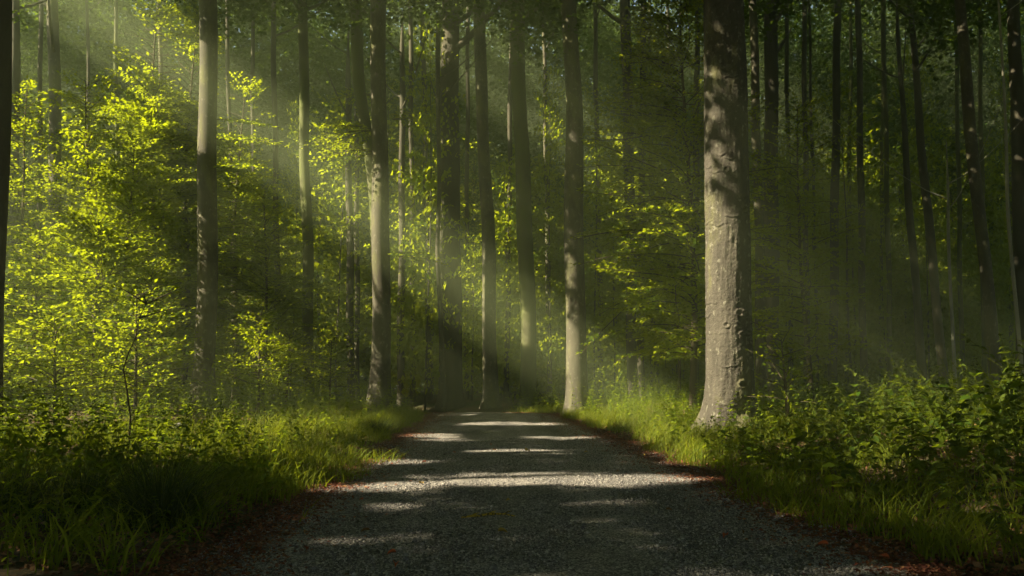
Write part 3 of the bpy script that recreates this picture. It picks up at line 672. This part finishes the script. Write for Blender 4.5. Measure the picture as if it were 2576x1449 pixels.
def herb(H, r, leaf=.09, pair=.085, toothed=False):
    """upright stem with opposite leaves: P,D,N,S + stem"""
    n = max(3, int(H / pair)); lx, ly = r.normal(-.12, .34), r.normal(0, .34); Ps, Ds, Ns, Ss = [], [], [], []
    ax = lambda s: np.array([lx * s * s * H, ly * s * s * H, s * H])
    for i in range(n):
        s = .18 + .82 * (i + .5) / n
        for q in range(2):
            a = i * 1.57 + q * math.pi + r.normal(0, .3); dz = r.uniform(-.75, .3)
            Ps.append(ax(s)); Ds.append((math.cos(a), math.sin(a), dz)); Ns.append((-.5 * dz * math.cos(a) + r.normal(0, .25), r.normal(0, .25), 1))
            Ss.append(leaf * r.uniform(.8, 1.2) * (1.15 - .65 * s))
        if i == n - 1:
            for q in range(3):
                a = r.uniform(0, 6.28); Ps.append(ax(1)); Ds.append((math.cos(a), math.sin(a), .6)); Ns.append((0, 0, 1)); Ss.append(leaf * .5)
    return np.array(Ps), np.array(Ds), np.array(Ns), np.array(Ss), np.array([ax(s) for s in np.linspace(0, 1, 6)])
hb = [herb(rng.uniform(.35, .8), rng, rng.uniform(.07, .12)) for _ in range(14)]
def herb_mass(x, y, smin, smax, m, shape='oval'):
    g = Geo(); z = ground_z(x, y) - .02
    for i in range(len(x)):
        P, Dl, N, s, st_ = hb[rng.integers(14)]; k = rng.uniform(smin, smax) * (.5 if y[i] < 9.5 else 1) * (1 + .6 * min(1, max(0, (y[i] - 16) / 12))); M = rot(rng.uniform(0, 6.28), 0, 0); o = np.array([x[i], y[i], z[i]])
        leaf_geo(g, P * k @ M.T + o, Dl @ M.T, N @ M.T, s * min(k, 1.25), .62, 0, shape)
        tube(g, st_ * k @ M.T + o, np.linspace(.005, .002, 6), 3, 0)
    return g
# mixed herbs behind the grass on both banks
xa, ya = scatter(7500, -24, 22, 7, 44, lambda x, y: (off(x, y) > .35 + .3 * noise2(x, y, 1.2)) & inv(x, y) & ((noise2(x, y, 2.0) > -.3) | (x > 0)) & ~(left(x, y) & (y > 9) & (y < 21) & (off(x, y) > 1.6) & (noise2(x, y, .7) < .1)) & (((x - 4.86) / .9) ** 2 + ((y - 20) / .8) ** 2 > 1), .9)
xb, yb = scatter(900, -11, -3.4, 10.2, 16, lambda x, y: (off(x, y) > .5) & inv(x, y) & (noise2(x, y, .8) > -.2)); xa, ya = np.concatenate([xa, xb]), np.concatenate([ya, yb])
xb, yb = scatter(900, -8, -1.9, 5.8, 11, lambda x, y: (off(x, y) > .15) & inv(x, y)); xa, ya = np.concatenate([xa, xb]), np.concatenate([ya, yb])
print('herbs', len(xa))
tag(herb_mass(xa, ya, .45, 1.3, M_HERB).obj('undergrowth', [M_HERB]), 'mixed leafy herbs covering the forest floor beyond the grass', 'undergrowth', kind='stuff')
xa, ya = scatter(1500, -40, 40, 44, 75, lambda x, y: (off(x, y) > .4) & inv(x, y))
tag(herb_mass(xa, ya, 1.2, 2.2, M_HERB, 'diamond').obj('distant_undergrowth', [M_HERB]), 'low greenery at the feet of the distant trunks', 'undergrowth', kind='stuff')

# fallen leaves: brown over the forest floor, rusty along the road edges
def litter(x, y, zf, s0, s1, m):
    n = len(x); z = zf(x, y) + rng.uniform(.004, .03, n)
    g = Geo(); leaf_geo(g, np.stack([x, y, z], -1), rng.normal(0, 1, (n, 3)) * [1, 1, .25], unit(rng.normal(0, .35, (n, 3)) + [0, 0, 1]), rng.uniform(s0, s1, n), .6, 0, 'diamond', .15); return g
x2, y2 = scatter(60000, -20, 14, 6, 34, lambda x, y: (off(x, y) > .1) & inv(x, y), 1.6)
tag(litter(x2, y2, ground_z, .04, .09, M_LITTER).obj('fallen_leaves', [M_LITTER]), 'dry brown leaves over the forest floor', 'fallen leaves', kind='stuff')
def edge_band(n):
    y = 5 + 34 * rng.uniform(0, 1, n) ** 1.7; sd_ = np.where(rng.uniform(0, 1, n) < .5, -1, 1)
    o = rng.normal(-.12, .26 + .008 * y, n); x = road_c(y) + sd_ * (road_hw(y) + o); return x, y
x3, y3 = edge_band(42000)
tag(litter(x3, y3, lambda x, y: np.maximum(ground_z(x, y), road_top(x, y)), .015, .05, M_RUST).obj('rusty_leaf_litter', [M_RUST]), 'reddish-brown leaf crumbs along both edges of the road', 'leaf litter', kind='stuff')
# loose stones on the road
y4 = 5.2 + 15 * rng.uniform(0, 1, 75000) ** 1.8; x4 = road_c(y4) + rng.uniform(-1, 1, len(y4)) * (road_hw(y4) + .1); n = len(x4)
s4 = rng.uniform(.005, .014, n) * (1 + (rng.uniform(0, 1, n) < .03) * .9)
oc = np.array([[1, 0, 0], [0, 1, 0], [-1, 0, 0], [0, -1, 0], [0, 0, 1], [0, 0, -1]], float)
A = rng.uniform(0, 6.28, n); V = oc[None] * rng.uniform(.6, 1.3, (n, 6, 1)) * s4[:, None, None] * [1, 1, .65]
V = np.stack([V[..., 0] * np.cos(A)[:, None] - V[..., 1] * np.sin(A)[:, None], V[..., 0] * np.sin(A)[:, None] + V[..., 1] * np.cos(A)[:, None], V[..., 2]], -1)
V = V + np.stack([x4, y4, road_top(x4, y4) + s4 * .25], -1)[:, None]
F = (np.array([[0, 1, 4], [1, 2, 4], [2, 3, 4], [3, 0, 4], [1, 0, 5], [2, 1, 5], [3, 2, 5], [0, 3, 5]])[None] + (np.arange(n) * 6)[:, None, None]).reshape(-1, 3)
g = Geo(); g.add(V.reshape(-1, 3), F); tag(g.obj('gravel', [M_STONE]), 'loose dark grey stones on the road surface', 'gravel', kind='stuff')

# ------------------------------------------------------------------ single plants in front
def plant(x, y, H, leaf, lab, cat, name, m, group=None, pair=.1, shape='toothed', seed=0, wr=.62, lean=None):
    r = np.random.default_rng(seed); z = float(ground_z(x, y)) - .02
    P, Dl, N, s, st_ = herb(H, r, leaf, pair)
    t = empty(name, (x, y, z), lab, cat, group)
    g = Geo(); tube(g, st_, np.linspace(.006, .0025, 6), 5); g.obj('stem', [M_GRASS], t, True)
    g = Geo(); leaf_geo(g, P, Dl, N, s, wr, 0, shape, .1); g.obj('leaves', [m], t)
    return t
# nettle thicket on the right
k = 0
pts_n = []
for tries in range(6000):
    if len(pts_n) >= 340: break
    y = 5.2 + 10.5 * random.random() ** .9; x = float(road_c(y)) + float(road_hw(y)) + .3 + random.random() ** .9 * 6.5
    if x > y * .62 + .6: continue
    if min([9] + [math.hypot(x - a, y - b) for a, b in pts_n]) < .17: continue
    pts_n.append((x, y))
for k, (x, y) in enumerate(pts_n):
    d = float(off(x, y)); H = (.42 + .36 * min(d, 3.0)) * random.uniform(.6, 1.2) * (.68 if y > 11 else .88)
    if k % 5 == 0:
        plant(x, y, H * .8, random.uniform(.2, .27), 'broad-leaved bramble shoot arching among the nettles on the right', 'bramble', 'bramble', M_HERB, 'brambles among the nettles', .16, 'toothed', k, .75); continue
    if k % 11 == 3:
        plant(x, y, H * 1.25, random.uniform(.05, .07), 'thin seeding stalk poking above the nettles on the right', 'weed', 'tall_weed', M_GRASS, 'thin stalks among the nettles', .16, 'oval', k, .3); continue
    plant(x, y, H, random.uniform(.10, .17), 'leafy nettle stem in the dark thicket on the right of the road', 'nettle', 'nettle', M_NETTLE, 'nettles in the thicket right of the road', .10, 'toothed', k)
# bank plants left
LP = [(60, 1180, 1.0, .26, 'broad-leaved plant with bright leaves at the left edge of the clearing'), (150, 1130, .9, .22, 'tall plant with pointed sunlit leaves in front of the dark soil'),
      (210, 1190, .75, .17, 'leafy plant beside the dark grass tussock'), (15, 1210, .7, .2, 'low broad-leaved plant in the left corner of the verge'), (120, 1230, .55, .15, 'bushy plant low in front of the clearing')]
for k, (px, py, H, lf, lab) in enumerate(LP):
    x, y = on_ground(px, py + 60, .2); plant(x, y, H, lf, lab, 'plant', 'broad_leaved_plant', M_HERB, None, .13, 'oval', 900 + k, .45)
for k in range(34):
    px, py = random.uniform(0, 620), random.uniform(1215, 1330); x, y = on_ground(px, py, .1)
    if off(x, y) < .4: continue
    plant(x, y, random.uniform(.3, .6), random.uniform(.11, .2), 'leafy weed growing up through the grass of the left verge', 'weed', 'broad_leaved_weed', M_HERB, 'leafy weeds in the left verge', .11, 'oval', 700 + k, .5)
def tussock(px, py, n, H, lab):
    x, y = on_ground(px, py, .1); z = float(ground_z(x, y)); a = rng.uniform(0, 6.28, n); rad = np.abs(rng.normal(0, .16, n))
    h = rng.uniform(.5, 1.1, n) * H; ln = rng.uniform(.15, 1.25, n); b = rng.uniform(0, 6.28, n); V = []
    for s, wk in ((0, 1), (.3, 1), (.6, .8), (.85, .5), (1, .06)):
        c = np.stack([np.cos(a) * (rad + ln * h * s ** 1.7), np.sin(a) * (rad + ln * h * s ** 1.7), h * (s - .45 * ln * s ** 2.6) - .03], -1)
        wv = np.stack([np.cos(b), np.sin(b), 0 * b], -1) * .0032 * wk; V += [c - wv, c + wv]
    V = np.stack(V, 1).reshape(-1, 3); F = (np.array([[i, i + 1, i + 3, i + 2] for i in (0, 2, 4, 6)])[None] + (np.arange(n) * 10)[:, None, None]).reshape(-1, 4)
    g = Geo(); g.add(V, F); o = g.obj('grass_tussock', [M_TUSSOCK], None, False, (x, y, z)); tag(o, lab, 'grass tussock')
tussock(400, 1310, 1100, .75, 'large dark arching grass tussock at the left of the road')
tussock(200, 1290, 450, .55, 'smaller dark grass tussock left of the large one')
tussock(40, 1310, 350, .5, 'dark grass tussock in the bottom left corner')
tussock(950, 1085, 900, .55, 'bright grass tussock at the foot of the flared beech by the road')
# thin bare sapling stem on the left
x, y = on_ground(322, 1190, .15); z = float(ground_z(x, y))
t = empty('bare_sapling', (x, y, z), 'thin crooked bare sapling stem rising from the left verge', 'sapling')
pw = [(318, 1205), (322, 1120), (325, 1050), (318, 980), (312, 930), (325, 890), (345, 850), (352, 800), (368, 765)]
P_ = np.array([(at(a, b, y)[0] - x, 0.0, at(a, b, y)[1] - z) for a, b in pw]); P_[:, 1] = .04 * np.sin(P_[:, 2] * 3); P_[0, 2] = -.03
g = Geo(); tube(g, P_, np.linspace(.014, .005, len(P_)), 6); g.obj('stem', [M_TWIG], t, True)
r = np.random.default_rng(5); g = crown_geo([(P_[-1, 0], 0, P_[-1, 2], a, .5, .5) for a in (0, 2, 4)] + [(P_[-2, 0], 0, P_[-2, 2], 1, .3, .5)], .08, r, fine=True); g.obj('leaves', [M_BEECH, M_TWIG], t)

# twigs and single leaves on the road
def stick(pxs, lab, rad, m, name='twig', br=True, lichen=False):
    q = [on_ground(a, b, .03) for a, b in pxs]; x0, y0 = q[0]; z0 = float(road_top(x0, y0))
    P_ = np.array([(a - x0, b - y0, max(float(road_top(a, b)), float(ground_z(a, b)) if abs(off(a, b)) < 9 and off(a, b) > -.2 else -9) - z0 + rad * (1 + .6 * (i % 2))) for i, (a, b) in enumerate(q)])
    g = Geo(); n = len(P_); tube(g, P_, rad * np.linspace(.5, .35, n) * (1 + .7 * np.sin(np.linspace(0, 3.14, n))), 7)
    if br:
        for i in range(1, n - 1):
            s = 1 if i % 2 else -1; e = P_[i] + np.array([.07 * s, .09 * s, rad]); tube(g, [P_[i], (P_[i] + e) / 2 + [0, .01, .004], e], [rad * .6, rad * .4, rad * .2], 5)
    o = g.obj(name, [m], None, True, (x0, y0, z0)); tag(o, lab, 'twig')
m, nd, lk = mat('lichen_bark'); M_LICHEN = m
out = nd.new('ShaderNodeOutputMaterial'); tc = nd.new('ShaderNodeTexCoord'); n1 = nd.new('ShaderNodeTexNoise'); n1.inputs['Scale'].default_value = 30; lk.new(tc.outputs['Object'], n1.inputs['Vector'])
r1 = ramp(nd, [(.42, (.06, .04, .02)), (.5, (.50, .34, .03))]); lk.new(n1.outputs[0], r1.inputs[0]); p = nd.new('ShaderNodeBsdfPrincipled'); p.inputs['Roughness'].default_value = .9
lk.new(r1.outputs[0], p.inputs['Base Color']); lk.new(p.outputs[0], out.inputs[0])
stick([(1160, 1307), (1185, 1306), (1205, 1303), (1228, 1301), (1250, 1298), (1268, 1301), (1295, 1304)], 'crooked twig crusted with yellow lichen in the middle of the road', .016, M_LICHEN)
stick([(1060, 1188), (1078, 1184), (1100, 1182)], 'short dark twig on the gravel right of the left sun streak', .01, M_TWIG)
stick([(845, 1222), (880, 1218), (915, 1217)], 'straight brown twig at the left edge of the road', .014, M_TWIG, br=False)
stick([(955, 1118), (985, 1115), (1012, 1116)], 'thin brown twig among rusty leaves near the flared beech', .012, M_TWIG, br=False)
stick([(580, 1348), (600, 1353), (622, 1358)], 'pale straw-coloured twig on the lower left road edge', .006, M_LITTER, br=False)
def fallen(px, py, s, lab, m, seed):
    r = np.random.default_rng(seed); x, y = on_ground(px, py, .03); z = float(max(road_top(x, y), ground_z(x, y)))
    g = Geo(); leaf_geo(g, np.array([[0, 0, .015]]), np.array([[math.cos(seed), math.sin(seed), .1]]), np.array([[.2, -.4, 1.]]), np.array([s]), .6, 0, 'toothed', .25)
    o = g.obj('fallen_leaf', [m], None, False, (x, y, z + .004)); tag(o, lab, 'fallen leaf')
M_YL = litter_mat('yellow_leaf', (.42, .28, .04), (.45, .3, .05), (.5, .33, .06)); M_RD = litter_mat('red_leaf', (.45, .08, .03), (.5, .1, .03), (.5, .12, .04))
fallen(1322, 1138, .16, 'yellow fallen leaf above the middle streak of sunlight', M_YL, 1)
fallen(1534, 1087, .15, 'small red fallen leaf near the right edge of the road', M_RD, 2)
fallen(2085, 1372, .09, 'orange-red fallen leaf under the right-hand nettles', M_RD, 3)
fallen(1283, 1263, .06, 'tiny ochre leaf on the gravel behind the lichen twig', M_YL, 4)
fallen(2110, 1302, .11, 'curled ochre leaf on the right verge', M_YL, 5)
M_BRL = litter_mat('brown_leaf', (.16, .08, .03), (.2, .1, .04), (.26, .14, .05))
for k in range(30):
    yy = 6 + 16 * random.random() ** 1.3; xx = float(road_c(yy)) + random.choice((-1, 1)) * (1 - random.random() ** 1.6 * .9) * 2.5
    g = Geo(); a = random.uniform(0, 6.28)
    leaf_geo(g, np.array([[0, 0, .012]]), np.array([[math.cos(a), math.sin(a), .12]]), np.array([[random.uniform(-.4, .4), random.uniform(-.4, .2), 1.]]), np.array([random.uniform(.05, .085)]), .6, 0, 'toothed', .3)
    o = g.obj('fallen_leaf', [random.choice((M_BRL, M_BRL, M_RD, M_YL))], None, False, (xx, yy, float(road_top(xx, yy)) + .006)); tag(o, 'small dry curled leaf lying loose on the gravel road', 'fallen leaf', 'loose dry leaves on the road')
def stone(px, py, s, lab):
    x, y = on_ground(px, py, .02); z = float(max(road_top(x, y), ground_z(x, y))); me = bpy.data.meshes.new('stone')
    import bmesh
    bm = bmesh.new(); bmesh.ops.create_icosphere(bm, subdivisions=3, radius=s)
    for v in bm.verts:
        c = v.co; f = 1 + .12 * math.sin(c.x / s * 3 + px) + .1 * math.sin(c.y / s * 4 + 1) * math.cos(c.z / s * 3); v.co = Vector((c.x * f * 1.25, c.y * f, c.z * f * .6))
    bm.to_mesh(me); bm.free(); me.materials.append(M_STONE); o = bpy.data.objects.new('stone', me); S.collection.objects.link(o); o.location = (x, y, z + s * .25); tag(o, lab, 'stone')
stone(1913, 1284, .045, 'pale grey stone at the right road edge below the ochre leaves')
stone(455, 1125, .16, 'rounded grey-brown stone on the dark soil of the left clearing')

# ------------------------------------------------------------------ air
me = bpy.data.meshes.new('haze'); b = 175.0
lo, hi = (-b, 22 - b - 5, -1.6), (b, 22 + b + 12, 46)
lo = (-178, -160, -1.9); hi = (178, 204, 38)
vs = [(x, y, z) for x in (lo[0], hi[0]) for y in (lo[1], hi[1]) for z in (lo[2], hi[2])]
me.from_pydata(vs, [], [(0, 1, 3, 2), (4, 6, 7, 5), (0, 4, 5, 1), (2, 3, 7, 6), (0, 2, 6, 4), (1, 5, 7, 3)])
m, nd, lk = mat('haze_air'); out = nd.new('ShaderNodeOutputMaterial'); v = nd.new('ShaderNodeVolumePrincipled')
v.inputs['Color'].default_value = (.80, .95, .58, 1); v.inputs['Density'].default_value = .0044; v.inputs['Anisotropy'].default_value = .0
lk.new(v.outputs[0], out.inputs['Volume']); me.materials.append(m)
hz = bpy.data.objects.new('haze', me); S.collection.objects.link(hz); tag(hz, 'thin bright mist hanging between the trees', 'haze', kind='stuff')
